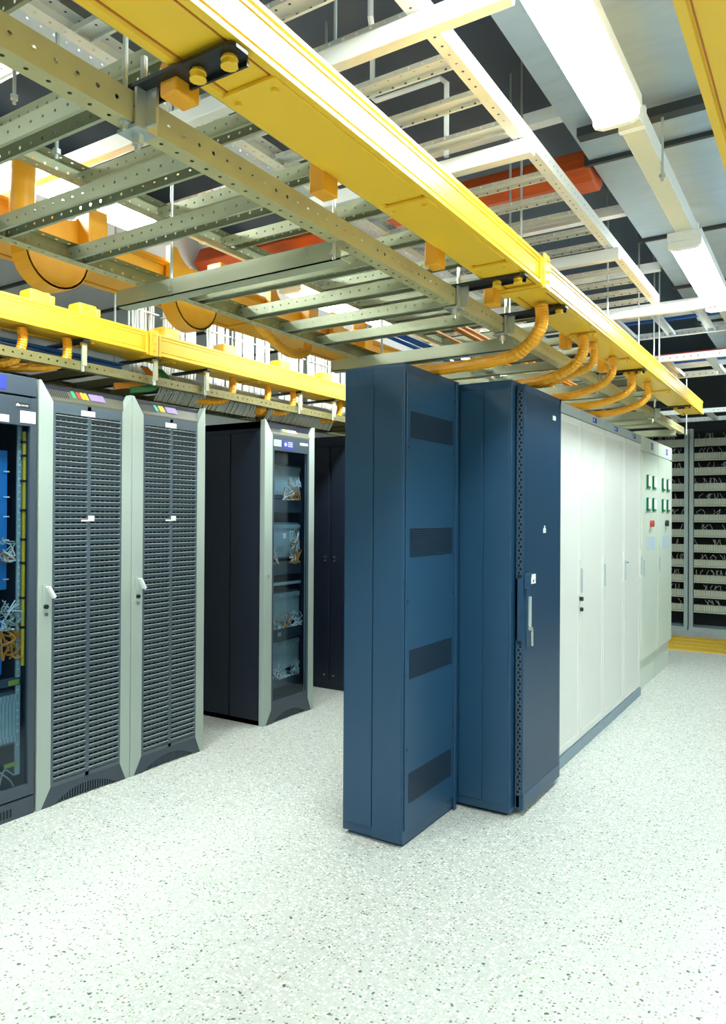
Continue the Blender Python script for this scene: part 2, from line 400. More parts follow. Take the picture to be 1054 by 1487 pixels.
# C, D: white ladders higher up
R_C = [.5+.235*i for i in range(21)]
ladder('cable_ladder', 'white cable ladder high between the right lamps and the yellow duct', -1.95, -.985, 2.97, .2, 5.25, R_C, WHP, WHP, rung_w=.070, rung_h=.018, rung_z=.02)
R_D = [.4+.3*i for i in range(22)]
ladder('cable_ladder', 'white cable ladder high over the left aisle', -3.15, -2.27, 3.16, .2, 7.3, R_D, WHP, WHP, rung_w=.070, rung_h=.018, rung_z=.02)
# E, F: white ladders running crosswise at the back right
ladder_x('cable_ladder', 'white cable ladder crossing below the second right lamp', 6.05, 7.05, 3.15, -2.0, 2.6, [-1.85+.32*i for i in range(14)], WHP)
ladder_x('cable_ladder', 'white cable ladder crossing at the back under red and blue cables', 6.17, 6.98, 2.76, -2.6, 2.6, [-2.4+.32*i for i in range(15)], WHP)
ladder_x('cable_ladder', 'white cable ladder crossing farthest back above the module racks', 9.1, 9.9, 2.72, -3.4, 2.6, [-3.2+.4*i for i in range(14)], WHP)
# G: ladder above the left cabinets
R_G = [.9+.3*i for i in range(17)]
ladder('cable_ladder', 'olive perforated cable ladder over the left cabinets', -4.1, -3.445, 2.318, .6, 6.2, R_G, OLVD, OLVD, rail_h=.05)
# crosswise flat bars under ladder A
for i, (yy, xa, xb) in enumerate(((1.955, -2.40, -1.33), (3.47, -2.42, -1.33), (4.97, -2.4, -1.33), (6.5, -2.4, -1.33), (7.95, -2.4, -1.33))):
    o = MB().channel([(yy+.055, 2.40), (yy-.0, 2.40), (yy-.0, 2.455)], 0, xa, xb)
    o.box(xa, xb, yy, yy+.07, 2.385, 2.412)
    o2 = B(xa, xb, yy, yy+.004, 2.36, 2.425).box(xa, xb, yy, yy+.06, 2.36, 2.364).build('support_bar', OLVS)
    tag(o2, ['plain olive crossbar under the ladder, nearest and longest looking', 'plain olive crossbar just above the first blue cabinet', 'plain olive crossbar above the blue perforated door', 'plain olive crossbar above the white cabinets', 'plain olive crossbar at the far end of the ladder'][i], 'support bar', 'crossbars under the low cable ladder')
# trapeze bars under ladder C with rods
k = 0
for yy, xa, xb in ((1.86, -3.2, -.72), (2.69, -2.0, -.955), (4.03, -2.0, -.955), (5.27, -2.1, 1.6)):
    o = B(xa, xb, yy-.022, yy+.022, 2.905, 2.965).build('support_bar', WHS, bevel=.004)
    tag(o, ['wide white crossbar high near the top of the frame', 'white crossbar ending beside the right lamp threaded rod', 'white crossbar above the yellow duct joint', 'long white crossbar under the second lamp'][k], 'support bar', 'white crossbars under the high ladder'); k += 1
def rod(x, y, z0, z1, label, r=.006, m_=ZNC, nut=True):
    t = thing('threaded_rod', label, 'rod', (x, y, z0), group='threaded rods hanging from the ceiling')
    MB().tube([(0, 0, 0), (0, 0, z1-z0)], r, 8).build('rod', m_, t)
    if nut: MB().tube([(0, 0, .015), (0, 0, .030)], r*2.2, 6).build('nut', m_, t)
    return t
for x, y, z0, z1, lb in ((-1.25, 3.36, 2.66, ZC, 'threaded rod passing the end of the white crossbar'), (-1.25, 4.96, 2.66, ZC, 'threaded rod beside the right end of the red-orange beam'),
        (-1.2, 5.65, 2.66, ZC, 'threaded rod behind the red-orange beam end'), (-1.15, 6.14, 2.65, ZC, 'thin threaded rod left of the second lamp'),
        (-.62, 3.36, 2.98, 3.30, 'threaded rod hanging from the black channel beside the trunking'),
        (-1.34, 1.11, 2.40, 2.62, 'short bolt rod at the nearest black bracket'), (-1.355, 1.955, 2.36, ZC, 'threaded rod holding the nearest olive crossbar'),
        (-2.1, 1.96, 2.36, ZC, 'threaded rod holding the left end of the nearest olive crossbar'), (-1.92, 2.7, 2.8, ZC, 'threaded rod seen between the rungs above the yellow-tinted rail'),
        (-2.3, 1.45, 2.9, ZC, 'threaded rod in the upper left corner'), (-2.0, 1.4, 2.62, ZC, 'threaded rod left of the nearest black bracket'),
        (-2.1, 3.5, 2.36, ZC, 'threaded rod above the first blue cabinet'), (-1.36, 3.5, 2.38, ZC, 'threaded rod behind the yellow duct joint'), (-1.36, 4.97, 2.38, 2.9, 'threaded rod over the white cabinets'),
        (-3.9, 2.3, 2.36, 3.26, 'threaded rod over the left yellow duct'), (-3.7, 3.0, 2.36, 3.4, 'second threaded rod over the left yellow duct'),
        (-1.3, 8.4, 2.40, 3.0, 'threaded rod at the far end of the low ladder'), (.4, 7.3, 2.9, ZC, 'threaded rod at the far right crossing ladder'), (-1.2, 6.2, 2.7, ZC, 'threaded rod near the far crossing ladder')):
    rod(x, y, z0, z1, lb)
# ---------------------------------------------------------------- yellow fibre ducts
def duct(name, label, x0, x1, z, y0, y1, h, plates, coups, boxes_left=(), side=1, wall=.006, m_=YEL):
    """trough along y with lips, bottom cover plates, couplings, exit boxes"""
    t = thing(name, label, 'cable duct', (0, y0, z)); L = y1-y0; w_ = x1-x0
    # trough: folded profile with rolled lips
    pr = [(x0-.004, h), (x0-.004, h-.012), (x0, h-.018), (x0, .014), (x0-.010, .010), (x0-.010, 0), (x0+.012, 0), (x0+.016, .007), (x1-.016, .007), (x1-.012, 0), (x1+.010, 0), (x1+.010, .010), (x1, .014), (x1, h-.018), (x1+.004, h-.012), (x1+.004, h), (x1-.004, h), (x1-.004, .014), (x0+.004, .014), (x0+.004, h)]
    MB().prism(pr, 1, 0, L).build('trough', m_, t)
    for xx in (x0+.019, x1-.023): MB().box(xx, xx+.004, 0.001, L-.001, .0045, .0085).build('groove', YELD, t)
    for zz in (.026, h-.03):
        MB().prism([(x1-.0005, zz-.004), (x1+.003, zz), (x1-.0005, zz+.004)], 1, 0, L).build('side_rib', m_, t)
    for a, b in plates:
        MB().prism([(x0+.004, -.0045), (x1-.008, -.0045), (x1-.008, .006), (x0+.004, .006)], 1, a-y0, b-y0).build('cover_plate', m_, t, bevel=.002)
        for xx in (x0+.024, x1-.034): MB().tube([(xx, a-y0+.035, -.0045), (xx, a-y0+.035, -.013)], .008, 8).build('knob', m_, t)
    for yy in coups:
        cp = MB()
        cp.prism([(x0-.018, -.012), (x1+.018, -.012), (x1+.018, h+.014), (x1+.006, h+.014), (x1+.006, .002), (x0-.006, .002), (x0-.006, h+.014), (x0-.018, h+.014)], 1, yy-y0-.03, yy-y0+.03)
        cp.build('coupling', m_, t, bevel=.004)
        for dy in (-.055, .04): MB().prism([(x0-.011, -.007), (x1+.012, -.007), (x1+.012, h*.9), (x1+.004, h*.9), (x1+.004, 0), (x0-.011, 0)], 1, yy-y0+dy, yy-y0+dy+.015).build('coupling_rib', m_, t)
        for zz in (.02, h*.5, h*.9): MB().tube([(x1+.016, yy-y0, zz), (x1+.028, yy-y0, zz)], .007, 8).build('knob', m_, t)
    for yy, zb in boxes_left:
        MB().box(x0-.058, x0-.006, yy-y0-.036, yy-y0+.036, zb-z+.008, .03).build('exit_box', ORG, t, bevel=.005)
    return t
duct('fibre_duct', 'long yellow fibre duct over the blue and white cabinets', -1.204, -1.0355, 2.51, 0.0, 7.6, .122,
     [(1.27, 1.97), (2.0, 2.63), (2.67, 2.81), (3.36, 3.88), (3.93, 4.6), (4.7, 5.95), (6.04, 7.4)], [3.05], [(1.175, 2.455), (1.73, 2.447), (2.435, 2.443), (2.98, 2.435), (4.01, 2.45), (4.78, 2.45), (5.6, 2.45)])
duct('fibre_duct', 'yellow fibre duct over the left row of cabinets', -3.60, -3.40, 2.485, .5, 6.6, .13,
     [(2.6, 3.0), (3.2, 3.9), (4.0, 4.9)], [3.03], [])
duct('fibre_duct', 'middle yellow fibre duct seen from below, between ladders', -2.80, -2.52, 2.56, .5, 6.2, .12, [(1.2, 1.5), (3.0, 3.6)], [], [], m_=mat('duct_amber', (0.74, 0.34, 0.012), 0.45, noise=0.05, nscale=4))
duct('fibre_duct', 'yellow fibre duct cut by the top right corner of the photo', -.275, -.07, 2.62, -.6, 2.95, .13, [], [], [])

# black brackets between rail and right duct
def bracket(y, x0, x1, z, xr, label, zt=None):
    t = thing('duct_bracket', label, 'bracket', (0, y, z), group='black brackets holding the ducts')
    MB().prism([(x0, -.034), (x1-.015, -.034), (x1, -.018), (x1, .018), (x1-.015, .034), (x0, .034)], 2, -.014, -.006).build('arm', BLK, t)
    MB().box(x0, x1-.012, .028, .034, -.026, -.0142).build('arm_web', BLK, t)
    for xx in (x1-.035, x1-.125): MB().tube([(xx, 0, -.014), (xx, 0, -.022), (xx, 0, -.023), (xx, 0, -.036)], .017, 10, ring=.12).build('knob_nut', YEL, t)
    # clamp on the rail
    zz = 2.415-z
    MB().box(xr+.004, xr+.012, -.03, .03, zz, -.008).build('clamp_plate', ZNC, t)
    MB().box(xr-.055, xr+.012, -.03, .03, zz-.008, zz).build('clamp_plate', ZNC, t)
    MB().box(xr+.004, xr+.045, -.004, .004, zz, -.008).build('clamp_web', ZNC, t)
    MB().tube([(xr-.02, 0, zz-.008), (xr-.02, 0, zz-.03)], .014, 6).build('bolt_nut', ZNC, t)
    MB().tube([(xr-.02, 0, zz-.03), (xr-.02, 0, zz-.045)], .007, 8).build('bolt_tip', ZNC, t)
    MB().tube([(xr-.0, 0, -.006), (xr-.0, 0, .07)], .008, 8).build('bolt_tip', ZNC, t)
    return t
for y, lb in ((1.12, 'black bracket with two yellow knobs nearest the camera'), (2.80, 'black bracket just before the yellow duct joint'), (3.33, 'black bracket just behind the yellow duct joint'),
              (5.02, 'black bracket over the white cabinets'), (6.86, 'black bracket at the far end of the yellow duct')):
    bracket(y+.03, -1.37, -1.03, 2.51, -1.325, lb)
def bracket_left(y, lb):
    t = thing('duct_bracket', lb, 'bracket', (0, y, 2.47), group='black brackets holding the left duct')
    MB().box(-3.72, -3.395, -.02, .02, -.004, .0095).build('arm', BLK, t)
    MB().box(-3.42, -3.412, -.014, .014, -.13, -.004).build('clamp_plate', OLVS, t)
    MB().tube([(-3.43, 0, -.16), (-3.43, 0, -.004)], .008, 8).build('bolt', ZNC, t)
    MB().tube([(-3.43, 0, -.005), (-3.43, 0, -.02)], .014, 8).build('knob_nut', YEL, t)
for y, lb in ((2.57, 'bracket under the left duct between two orange tubes'), (3.07, 'bracket under the joint of the left duct'), (3.5, 'black bracket right of the left duct joint'), (4.5, 'bracket under the left duct above the smoked glass cabinet'), (4.95, 'far bracket under the left duct')):
    bracket_left(y, lb)

# orange drop tubes
def drop_tube(pts, label, r=.022, grp='orange drop tubes', n=10, ring=.05):
    t = MB().tube(spline(pts, n), r, 10, ring=ring).build('drop_tube', ORG, smooth=False)
    return tag(t, label, 'tube', grp)
for y, x1, y1, zt, lb, r in ((3.27, -1.98, 3.42, 2.285, 'long orange tube drooping over the corner of the blue cabinets', .030), (3.93, -1.62, 4.05, 2.29, 'orange tube dropping just right of the perforated blue door', .028), (4.14, -1.50, 4.2, 2.31, 'orange tube hugging the thicker one above the white row', .022),
                      (4.55, -1.60, 4.6, 2.29, 'orange tube above the second white cabinet', .024), (5.07, -1.62, 5.0, 2.29, 'orange tube above the third white cabinet', .024), (5.55, -1.62, 5.45, 2.29, 'orange tube above the last white cabinet', .024)):
    drop_tube([(-1.12, y, 2.50), (-1.115, y, 2.44), (-1.13, y, 2.385), (-1.20, (y*3+y1)/4, zt+.045), (-1.36, (y+y1)/2, zt+.004), (x1, y1, zt)], lb, r)
for y, x1, y1, zt, lb in ((2.24, -3.62, 2.12, 2.285, 'orange tube dropping to the far left glass cabinet'), (2.50, -3.66, 2.18, 2.29, 'orange tube curling onto the first louvered cabinet'),
                      (3.80, -3.56, 3.5, 2.285, 'orange tube dropping onto the second louvered cabinet'), (4.17, -3.50, 4.10, 2.285, 'straight orange tube at the corner of the smoked glass cabinet'), (4.47, -3.66, 4.16, 2.29, 'orange tube curling left over the smoked glass cabinet'),
                      (5.10, -3.62, 4.75, 2.30, 'orange tube curling over the right side of the smoked glass cabinet')):
    drop_tube([(-3.47, y, 2.48), (-3.465, y, 2.42), (-3.475, y-.01, 2.36), (-3.50, (y*2+y1)/3, zt+.02), (x1, y1, zt)], lb, .024)
# ---------------------------------------------------------------- chutes on the middle duct
def chute(y, label, disc=True, s=1.0):
    t = thing('cable_chute', label, 'cable chute', (0, y, 2.56), group='orange chutes of the middle duct')
    top = [(-.16*s, -.02), (-.16*s, .17), (-.12*s, .17)] + [(p[0], p[1]) for p in arc(0, .22, .13*s, 205, 335, 8)] + [(.12*s, .17), (.16*s, .17), (.16*s, -.02)]
    MB().prism(top, 0, -2.500, -2.47).build('saddle_plate', ORG, t)
    MB().box(-2.49, -2.40, .085*s, .17*s, -.02, .155).build('exit_box', ORG, t, bevel=.006)
    if disc:
        pts = arc(0, -.035, .135*s, 180, 360, 14)
        MB().prism(pts, 0, -2.50, -2.47).build('half_disc', ORG, t)
        MB().prism(arc(0, -.035, .137*s, 180, 360, 14)+list(reversed(arc(0, -.035, .128*s, 180, 360, 14))), 0, -2.56, -2.47).build('disc_rim', ORG, t)
    return t
chute(1.74, 'nearest orange chute with half disc under the middle duct')
chute(2.46, 'second orange chute with half disc under the middle duct')
chute(3.15, 'third orange chute behind the looped tube', False)
chute(3.72, 'fourth orange chute by the first blue cabinet', False)
t = thing('riser_tube', 'thick orange vertical tube left of the nearest chute', 'tube', (-2.36, 1.52, 0))
MB().tube(spline([(-.02, .02, 2.86), (-.01, .01, 2.78), (0, 0, 2.66), (0, 0, 2.52)], 6), .042, 14).build('tube_body', ORG, t, smooth=True)
MB().tube([(-.02, .02, 2.85), (-.02, .02, 2.87)], .046, 14).build('tube_rim', ORG, t)
drop_tube([(-2.46, 2.80, 2.56), (-2.44, 2.85, 2.50), (-2.42, 2.98, 2.42), (-2.42, 3.10, 2.395), (-2.42, 3.22, 2.42), (-2.44, 3.28, 2.50), (-2.46, 3.28, 2.55)], 'orange tube looped below the middle duct', .024)
def lid_box(y, z, x, label):
    t = thing('duct_box', label, 'duct fitting', (x, y, z), group='yellow fittings on the left duct')
    MB().box(-.05, .05, -.06, .06, 0, .075).build('box_body', YEL, t, bevel=.012)
    MB().tube([(0, .09, 0), (0, .09, .07)], .022, 10).build('spigot', YEL, t)
for i, (y, lb) in enumerate(((2.33, 'yellow fitting standing on the left duct, leftmost'), (2.62, 'yellow fitting on the left duct, second from the left'), (3.22, 'yellow fitting just right of the left duct joint'), (3.75, 'yellow fitting on the left duct over the navy side panel'), (4.35, 'yellow fitting on the left duct over the smoked glass cabinet'), (4.9, 'farthest yellow fitting on the left duct'))):
    lid_box(y, 2.616, -3.50, lb)

# ---------------------------------------------------------------- cabinets
GY, GZ = 64, .0305
def slat_mesh(L):
    s = MB()
    # pressed louver: flat strip, tilted lip, tick separators
    s.prism([(-.004, .0), (.0, .002), (.0, .020), (-.004, .020)], 1, 0, L)
    s.prism([(-.001, .017), (.010, .0195), (.010, .0215), (-.003, .0215)], 1, 0, L)
    n = 7
    for k in range(n): yy = L*(k)/(n-1); s.box(-.004, .0005, max(0, yy-.0025), min(L, yy+.0025), .02, .031)
    s.lip = (6, 12)
    return s
LIP = mat('louver_lip_lit', (0.42, 0.50, 0.52), 0.35)  # light caught on the lips painted in as a paler slate
def handle_lever(parent, y, z, mlev=LBW, open_=True):
    h = MB().box(.0, .006, y-.016, y+.016, z-.11, z+.03).build('handle_plate', PIL, parent, bevel=.002)
    if open_: MB().prism([(y-.008, z+.02), (y+.008, z+.024), (y+.045, z-.035), (y+.03, z-.045)], 0, .012, .040).build('lever', mlev, h, bevel=.003)
    else: MB().box(.006, .022, y-.008, y+.008, z-.08, z+.02).build('lever', mlev, h, bevel=.003)
    MB().tube([(.004, y, z-.085), (.020, y, z-.085)], .012, 10).build('lock', BLK, h)
    MB().tube([(.004, y, z-.125), (.016, y, z-.125)], .010, 10).build('lock', CHR, h)
    return h
H = 2.235
def pil_poly(y0, y1, mirror, wt=.10):
    # inner edge slants to outer at both ends
    if not mirror: return [(y0, 0), (y0+.028, 0), (y1, wt), (y1, H-.105), (y0+.012, H), (y0, H)]
    return [(y1, 0), (y1, H), (y1-.012, H), (y0, H-.105), (y0, wt), (y1-.028, 0)]
def kick(parent, y0, y1, w_):
    pts = [(y0-.055, 0), (y0, .10), (y1, .10), (y1+.055, 0)]
    a = [(p[0], p[1]) for p in arc((y0+y1)/2, -.30, .365, 90-31, 90+31, 12)]
    a = [(y, max(z, .0)) for y, z in a]
    MB().prism([(y0-.055, 0), (y0, .10), (y1, .10), (y1+.055, 0)] + [(y1-.01, 0.0)] + a + [(y0+.01, 0.0)], 0, -.022, -.002).build('kick_plate', SLT, parent)
    g = MB()
    n = 26
    for k in range(n): yy = y0+.02+(y1-y0-.04)*k/(n-1); g.box(-.022, -.012, yy-.003, yy+.003, .002, .066)
    g.build('kick_grille', SLTL, parent)
    MB().box(-.06, -.03, y0-.05, y1+.05, .0, .08).build('plinth', DRK, parent)
def hood(parent, y0, y1, labels):
    zt, zb = H, H-.105
    MB().prism([(-.001, zb), (-.001, zb+.012), (-.07, zt), (-.09, zt), (-.09, zb)], 1, y0-.06, y1+.06).build('hood', mat('hood_olive', (0.10, 0.10, 0.075), 0.5), parent)
    def strip(n, ya, yb, m_, f0=.25, f1=.8):
        P = lambda f: (-.001-.069*f+.003, zb+.012+.093*f+.003)
        a, b = P(f0), P(f1)
        MB().poly([(a[0], ya, a[1]), (a[0], yb, a[1]), (b[0], yb, b[1]), (b[0], ya, b[1])]).build(n, m_, parent)
    for k in range(10): strip('vent_slit', y0-.02+k*.013, y0-.014+k*.013, DRK, .15, .75)
    for ya, yb, m_ in labels: strip('label', y0+ya, y0+yb, m_)
def louvered_cabinet(y0, w_, label, labels, lever):
    t = thing('louvered_cabinet', label, 'cabinet', (-3.465, y0, 0), group='louvered cabinets in the left row')
    MB().box(-.60, -.045, .004, w_-.004, 0, H-.01).build('body', NVY, t, bevel=.003)
    a, b = .085, w_-.072
    MB().prism(pil_poly(.002, a, False), 0, -.045, .0).build('pilaster', PIL, t, bevel=.003)
    MB().prism(pil_poly(b, w_-.002, True), 0, -.045, .0).build('pilaster', PIL, t, bevel=.003)
    # door
    z0, z1 = .10, H-.105
    d = MB().box(-.028, -.022, a, b, z0, z1).build('door_back', DRK, t)
    fr = MB()
    cw = (b-a-.014*2-.024)/2
    fr.box(-.014, -.001, a+.001, a+.014, z0, z1); fr.box(-.014, -.001, b-.014, b-.001, z0, z1); fr.box(-.014, -.001, a+.014+cw, a+.038+cw, z0, z1)
    fr.box(-.014, -.001, a+.014, b-.014, z0, z0+.022); fr.box(-.014, -.001, a+.014, b-.014, z0+.022+GY*GZ, z1)
    fr.build('door_frame', SLTL, t)
    global SLAT
    for c, ya in enumerate((a+.014, a+.038+cw)):
        first = None
        for k in range(GY):
            loc = (-.005, ya, z0+.022+k*GZ)
            if first is None and c == 0 and not SLAT.get(w_): 
                first = slat_mesh(cw).build('slat', SLTL, t, loc); SLAT[w_] = first; first.data.materials.append(LIP)
                for pi in range(6, 12): first.data.polygons[pi].material_index = 1
            else: put('slat', SLAT[w_], t, loc)
    hood(t, a, b, labels)
    MB().box(-.001, .001, a+.17, a+.26, z1-.055, z1-.025).build('sticker', LBW, t)
    MB().box(.0055, .007, a+.215, a+.255, 1.50, 1.53).build('sticker', LBW, t); MB().box(.0055, .008, a+.17, a+.22, 1.498, 1.508).build('sticker', LBW, t)
    kick(t, a, b, w_)
    handle_lever(t, .042, 1.14, LBW, True)
    return t
SLAT = {}
louvered_cabinet(2.335, .605, 'left louvered cabinet, beside the far left glass cabinet', [(.13, .152, GRN), (.163, .183, RED), (.19, .208, YLB), (.213, .233, YLB), (.245, .345, PUR)], True)
louvered_cabinet(2.94, .60, 'right louvered cabinet, at the end of the left row', [(.11, .13, TUR), (.145, .165, YLB), (.168, .185, YLB), (.20, .29, PUR)], True)

def shelf_unit(parent, y0, y1, z0, z1, style, xf=-.07):
    """one subrack: dark shelf with cards and cables"""
    rn = random.Random(int(z0*1000)+int(y0*100))
    e = MB().box(xf-.25, xf-.02, y0, y1, z0, z1).build('subrack', EQD, parent)
    if style == 'cards':
        n = max(6, int((y1-y0)/.018)); dy = (y1-y0)/n
        first = MB().box(0, .012, .002, dy-.002, .0, (z1-z0)-.03).box(.012, .022, .004, dy-.004, .0, .03).box(.012, .022, .004, dy-.004, (z1-z0)-.06, (z1-z0)-.03)
        fo = None
        for k in range(n):
            loc = (xf-.02, y0+k*dy, z0+.015)
            if fo is None: fo = first.build('card', EQG, e, loc)
            else: put('card', fo, e, loc)
    return e
def cable_tangle(parent, y0, y1, z0, z1, mats, n=26, xf=-.045, r=.0035, seed=1):
    rn = random.Random(seed)
    for m_ in mats:
        g = MB()
        for k in range(n):
            ya = rn.uniform(y0, y1); za = rn.uniform(z0, z1)
            pts = [(xf, ya, za)]
            for q in range(3): pts.append((xf+rn.uniform(-.02, .02), min(y1, max(y0, ya+rn.uniform(-.06, .06))), min(z1, max(z0, za-rn.uniform(0, .09)))))
            g.tube(spline(pts, 4), r, 5)
        o = g.build('cable_tangle', m_, parent); o['kind'] = 'stuff'
def open_body(t, w_, D, m_=NVY, zt=H-.01):
    b = MB()
    b.box(-D, -D+.01, 0.004, w_-.004, 0, zt); b.box(-D, -.03, .004, .014, 0, zt); b.box(-D, -.03, w_-.014, w_-.004, 0, zt)
    b.box(-D, -.03, .004, w_-.004, 0, .05); b.box(-D, -.03, .004, w_-.004, zt-.05, zt)
    b.build('body', m_, t)
# far left glass cabinet
t = thing('glass_cabinet', 'dark slate cabinet with glass door cut by the left edge', 'cabinet', (-3.465, 1.715, 0)); w_ = .615
open_body(t, w_, .60, SLT)
d = MB().box(-.03, 0, .01, .075, .10, 2.13).box(-.03, 0, w_-.042, w_-.006, .10, 2.13).box(-.03, 0, .075, w_-.042, .10, .16).box(-.03, 0, .075, w_-.042, 1.985, 2.13).build('door_frame', SLT, t, bevel=.002)
MB().box(-.018, -.014, .07, w_-.038, .155, 1.99).build('glass_pane', GLS, d)
MB().box(-.03, -.002, .01, w_-.006, 2.14, H).build('header', SLT, t, bevel=.002)
MB().box(-.002, .0, .30, .44, 2.155, 2.225).build('header_label', BLL, t)
MB().box(-.03, -.002, .01, w_-.006, .0, .092).build('kick_plate', SLT, t)
for k in range(22): MB().box(-.002, .0, .1+k*.018, .108+k*.018, .02, .06).build('vent_slit', DRK, t)
MB().box(0, .0015, .515, .60, 2.00, 2.06).build('paper_label', LBW, d)
MB().box(0, .0015, .495, .565, 2.075, 2.10).build('name_plate', FLG, d)
MB().box(0, .0015, .40, .455, 1.995, 2.03).build('paper_label', LBW, d)
def text(body, size, parent, loc, rot, m_, name='lettering'):
    cu = bpy.data.curves.new('lettering', 'FONT'); cu.body = body; cu.size = size; cu.extrude = .0003
    o = bpy.data.objects.new('tmp', cu); C.objects.link(o)
    dg = bpy.context.evaluated_depsgraph_get(); dg.update()
    me = bpy.data.meshes.new_from_object(o.evaluated_get(dg)); bpy.data.objects.remove(o)
    me.materials.clear(); me.materials.append(m_); me.name = name
    ob_ = bpy.data.objects.new(name, me); C.objects.link(ob_); ob_.parent = parent; ob_.location = loc; ob_.rotation_euler = rot
    return ob_
RX = (math.pi/2, 0, math.pi/2)      # text standing on a face that looks to +x
text('HUAWEI', .013, d, (.0018, .508, 2.082), RX, LBW)
em = MB()
for a in range(8):
    an = math.radians(a*180/7); cyy, czz = .501, 2.082
    em.poly([(.002, cyy, czz), (.002, cyy+.009*math.cos(an-.16), czz+.012*math.sin(an-.16)), (.002, cyy+.010*math.cos(an), czz+.014*math.sin(an)), (.002, cyy+.009*math.cos(an+.16), czz+.012*math.sin(an+.16))])
em.build('emblem', LBW, d)
MB().box(-.20, -.19, .02, .20, .3, 2.0).build('inner_panel', EQD, t)
MB().box(-.19, -.10, .38, .512, 1.15, 1.86).build('blue_board', EQB, t, bevel=.003)
MB().box(-.19, -.10, .38, .49, .72, 1.0).build('blue_board', EQB, t, bevel=.003)
for zz in (1.2, 1.32, 1.4, 1.52, 1.62, 1.75): MB().box(-.10, -.094, .49, .52, zz, zz+.006).build('board_clip', LBW, t)
MB().box(-.075, -.065, .545, .570, .2, 2.0).build('rack_rail', EQG, t)
g = MB()
for k in range(46): g.box(-.065, -.063, .552, .560, .35+k*.035, .358+k*.035)
g.build('rail_slots', LBW, t)['kind'] = 'stuff'
MB().tube(spline([(-.045, .568, 1.96), (-.045, .570, 1.8), (-.045, .569, 1.4), (-.045, .568, 1.0), (-.045, .568, .76)], 6), .009, 10).build('fibre_tube', YEL, t)
for zz in (1.9, 1.83, 1.7, 1.55, 1.4, 1.28, 1.1, .95): MB().box(-.06, -.034, .557, .58, zz, zz+.012).build('tube_clamp', FLG, t)
shelf_unit(t, .30, .565, .36, .63, 'cards', -.06)
MB().box(-.08, -.06, .30, .57, .66, .70).build('shelf_plate', SLT, t)
MB().box(-.06, -.058, .50, .56, .665, .69).build('label', mat('label_lime', (.30, .38, .05), .5), t)
MB().box(-.06, -.058, .48, .55, .25, .27).build('label', mat('label_lime', (.30, .38, .05), .5), t)
cable_tangle(t, .46, .57, .80, .98, (CBO,), 10, -.06, .006, 3)
cable_tangle(t, .46, .56, .95, 1.12, (LBW, CBG), 10, -.06, .003, 4)
cable_tangle(t, .47, .53, 1.3, 1.42, (LBW, CBG, CBO), 5, -.07, .003, 5)
g = MB().tube(spline([(-.07, .46, .16), (-.07, .49, .24), (-.07, .55, .20), (-.07, .56, .30)], 4), .004, 6).tube(spline([(-.07, .46, .24), (-.07, .52, .18), (-.07, .55, .12)], 4), .004, 6)
g.build('loose_cable', CBG, t)

# smoked glass cabinet in the middle
t = thing('glass_cabinet', 'navy cabinet with pale posts and smoked glass door, standing alone', 'cabinet', (-3.485, 4.165, 0)); w_ = .61
b = MB().box(-.60, -.59, .004, w_-.004, 0, H-.01).box(-.60, -.03, .004, .02, 0, H-.01).box(-.60, -.03, w_-.02, w_-.004, 0, H-.01).box(-.60, -.03, .004, w_-.004, 0, .06).box(-.60, -.03, .004, w_-.004, H-.06, H-.01)
b.build('body', NVY, t)
for xa, xb in ((-.595, -.335), (-.325, -.05)): MB().box(xa, xb, -.004, .004, .035, H-.09).build('side_panel', NVY, t, bevel=.003)
a, b_ = .09, w_-.07
MB().prism(pil_poly(.0, a, False), 0, -.045, .0).build('pilaster', PIL, t, bevel=.003)
MB().prism(pil_poly(b_, w_, True), 0, -.045, .0).build('pilaster', PIL, t, bevel=.003)
d = MB().box(-.02, -.002, a, a+.02, .1, 2.13).box(-.02, -.002, b_-.02, b_, .1, 2.13).box(-.02, -.002, a+.02, b_-.02, .1, .16).box(-.02, -.002, a+.02, b_-.02, 2.02, 2.13).build('door_frame', SLT, t)
MB().box(-.014, -.010, a+.018, b_-.018, .158, 2.03).build('glass_pane', GLS, d)
MB().box(-.002, .0, a+.12, a+.25, 2.04, 2.10).build('blue_label', BLL, d)
MB().tube([(0, a+.15, 2.072), (.001, a+.15, 2.072)], .014, 10).build('label_emblem', LBW, d)
for zz in (2.058, 2.072, 2.086): MB().box(0, .001, a+.18, a+.235, zz, zz+.005).build('label_print', LBW, d)
MB().box(-.002, .0, a+.01, a+.10, 2.05, 2.10).build('pale_label', EQG, d)
MB().box(-.002, .0, b_-.12, b_-.02, 2.08, 2.10).build('pale_label', LBW, d)
MB().box(-.002, .006, .035, .055, 1.085, 1.10).build('lock', CHR, t)
kick(t, a, b_, w_)
hood(t, a, b_, [(.13, .15, TUR), (.152, .19, YLB), (.195, .31, LBW)])
for z0, z1, sd, lab_ in ((1.68, 1.93, 11, 1), (1.20, 1.48, 12, 1), (.70, .95, 14, 2), (.34, .58, 15, 1)):
    shelf_unit(t, .06, w_-.05, z0, z1, 'cards', -.10)
    MB().box(-.12, -.09, .05, w_-.05, z0-.12, z0-.02).build('shelf_plate', SLT, t)
    for q in range(lab_): MB().box(-.09, -.088, .15+.12*q, .19+.12*q, z0-.09, z0-.06).build('label', mat('label_lime', (.30, .38, .05), .5) if q == 0 else EQG, t)
cable_tangle(t, .30, .50, 1.66, 1.84, (LBW, CBO), 14, -.06, .0035, 21)
cable_tangle(t, .10, .22, 1.17, 1.30, (LBW, CBO), 9, -.06, .0035, 22)
cable_tangle(t, .38, .50, 1.17, 1.42, (LBW, CBO), 12, -.06, .0035, 23)
cable_tangle(t, .09, .52, .68, .80, (LBW, CBG, CBO), 18, -.06, .0035, 24)
cable_tangle(t, .09, .52, .30, .42, (LBW, CBG), 16, -.06, .0035, 25)
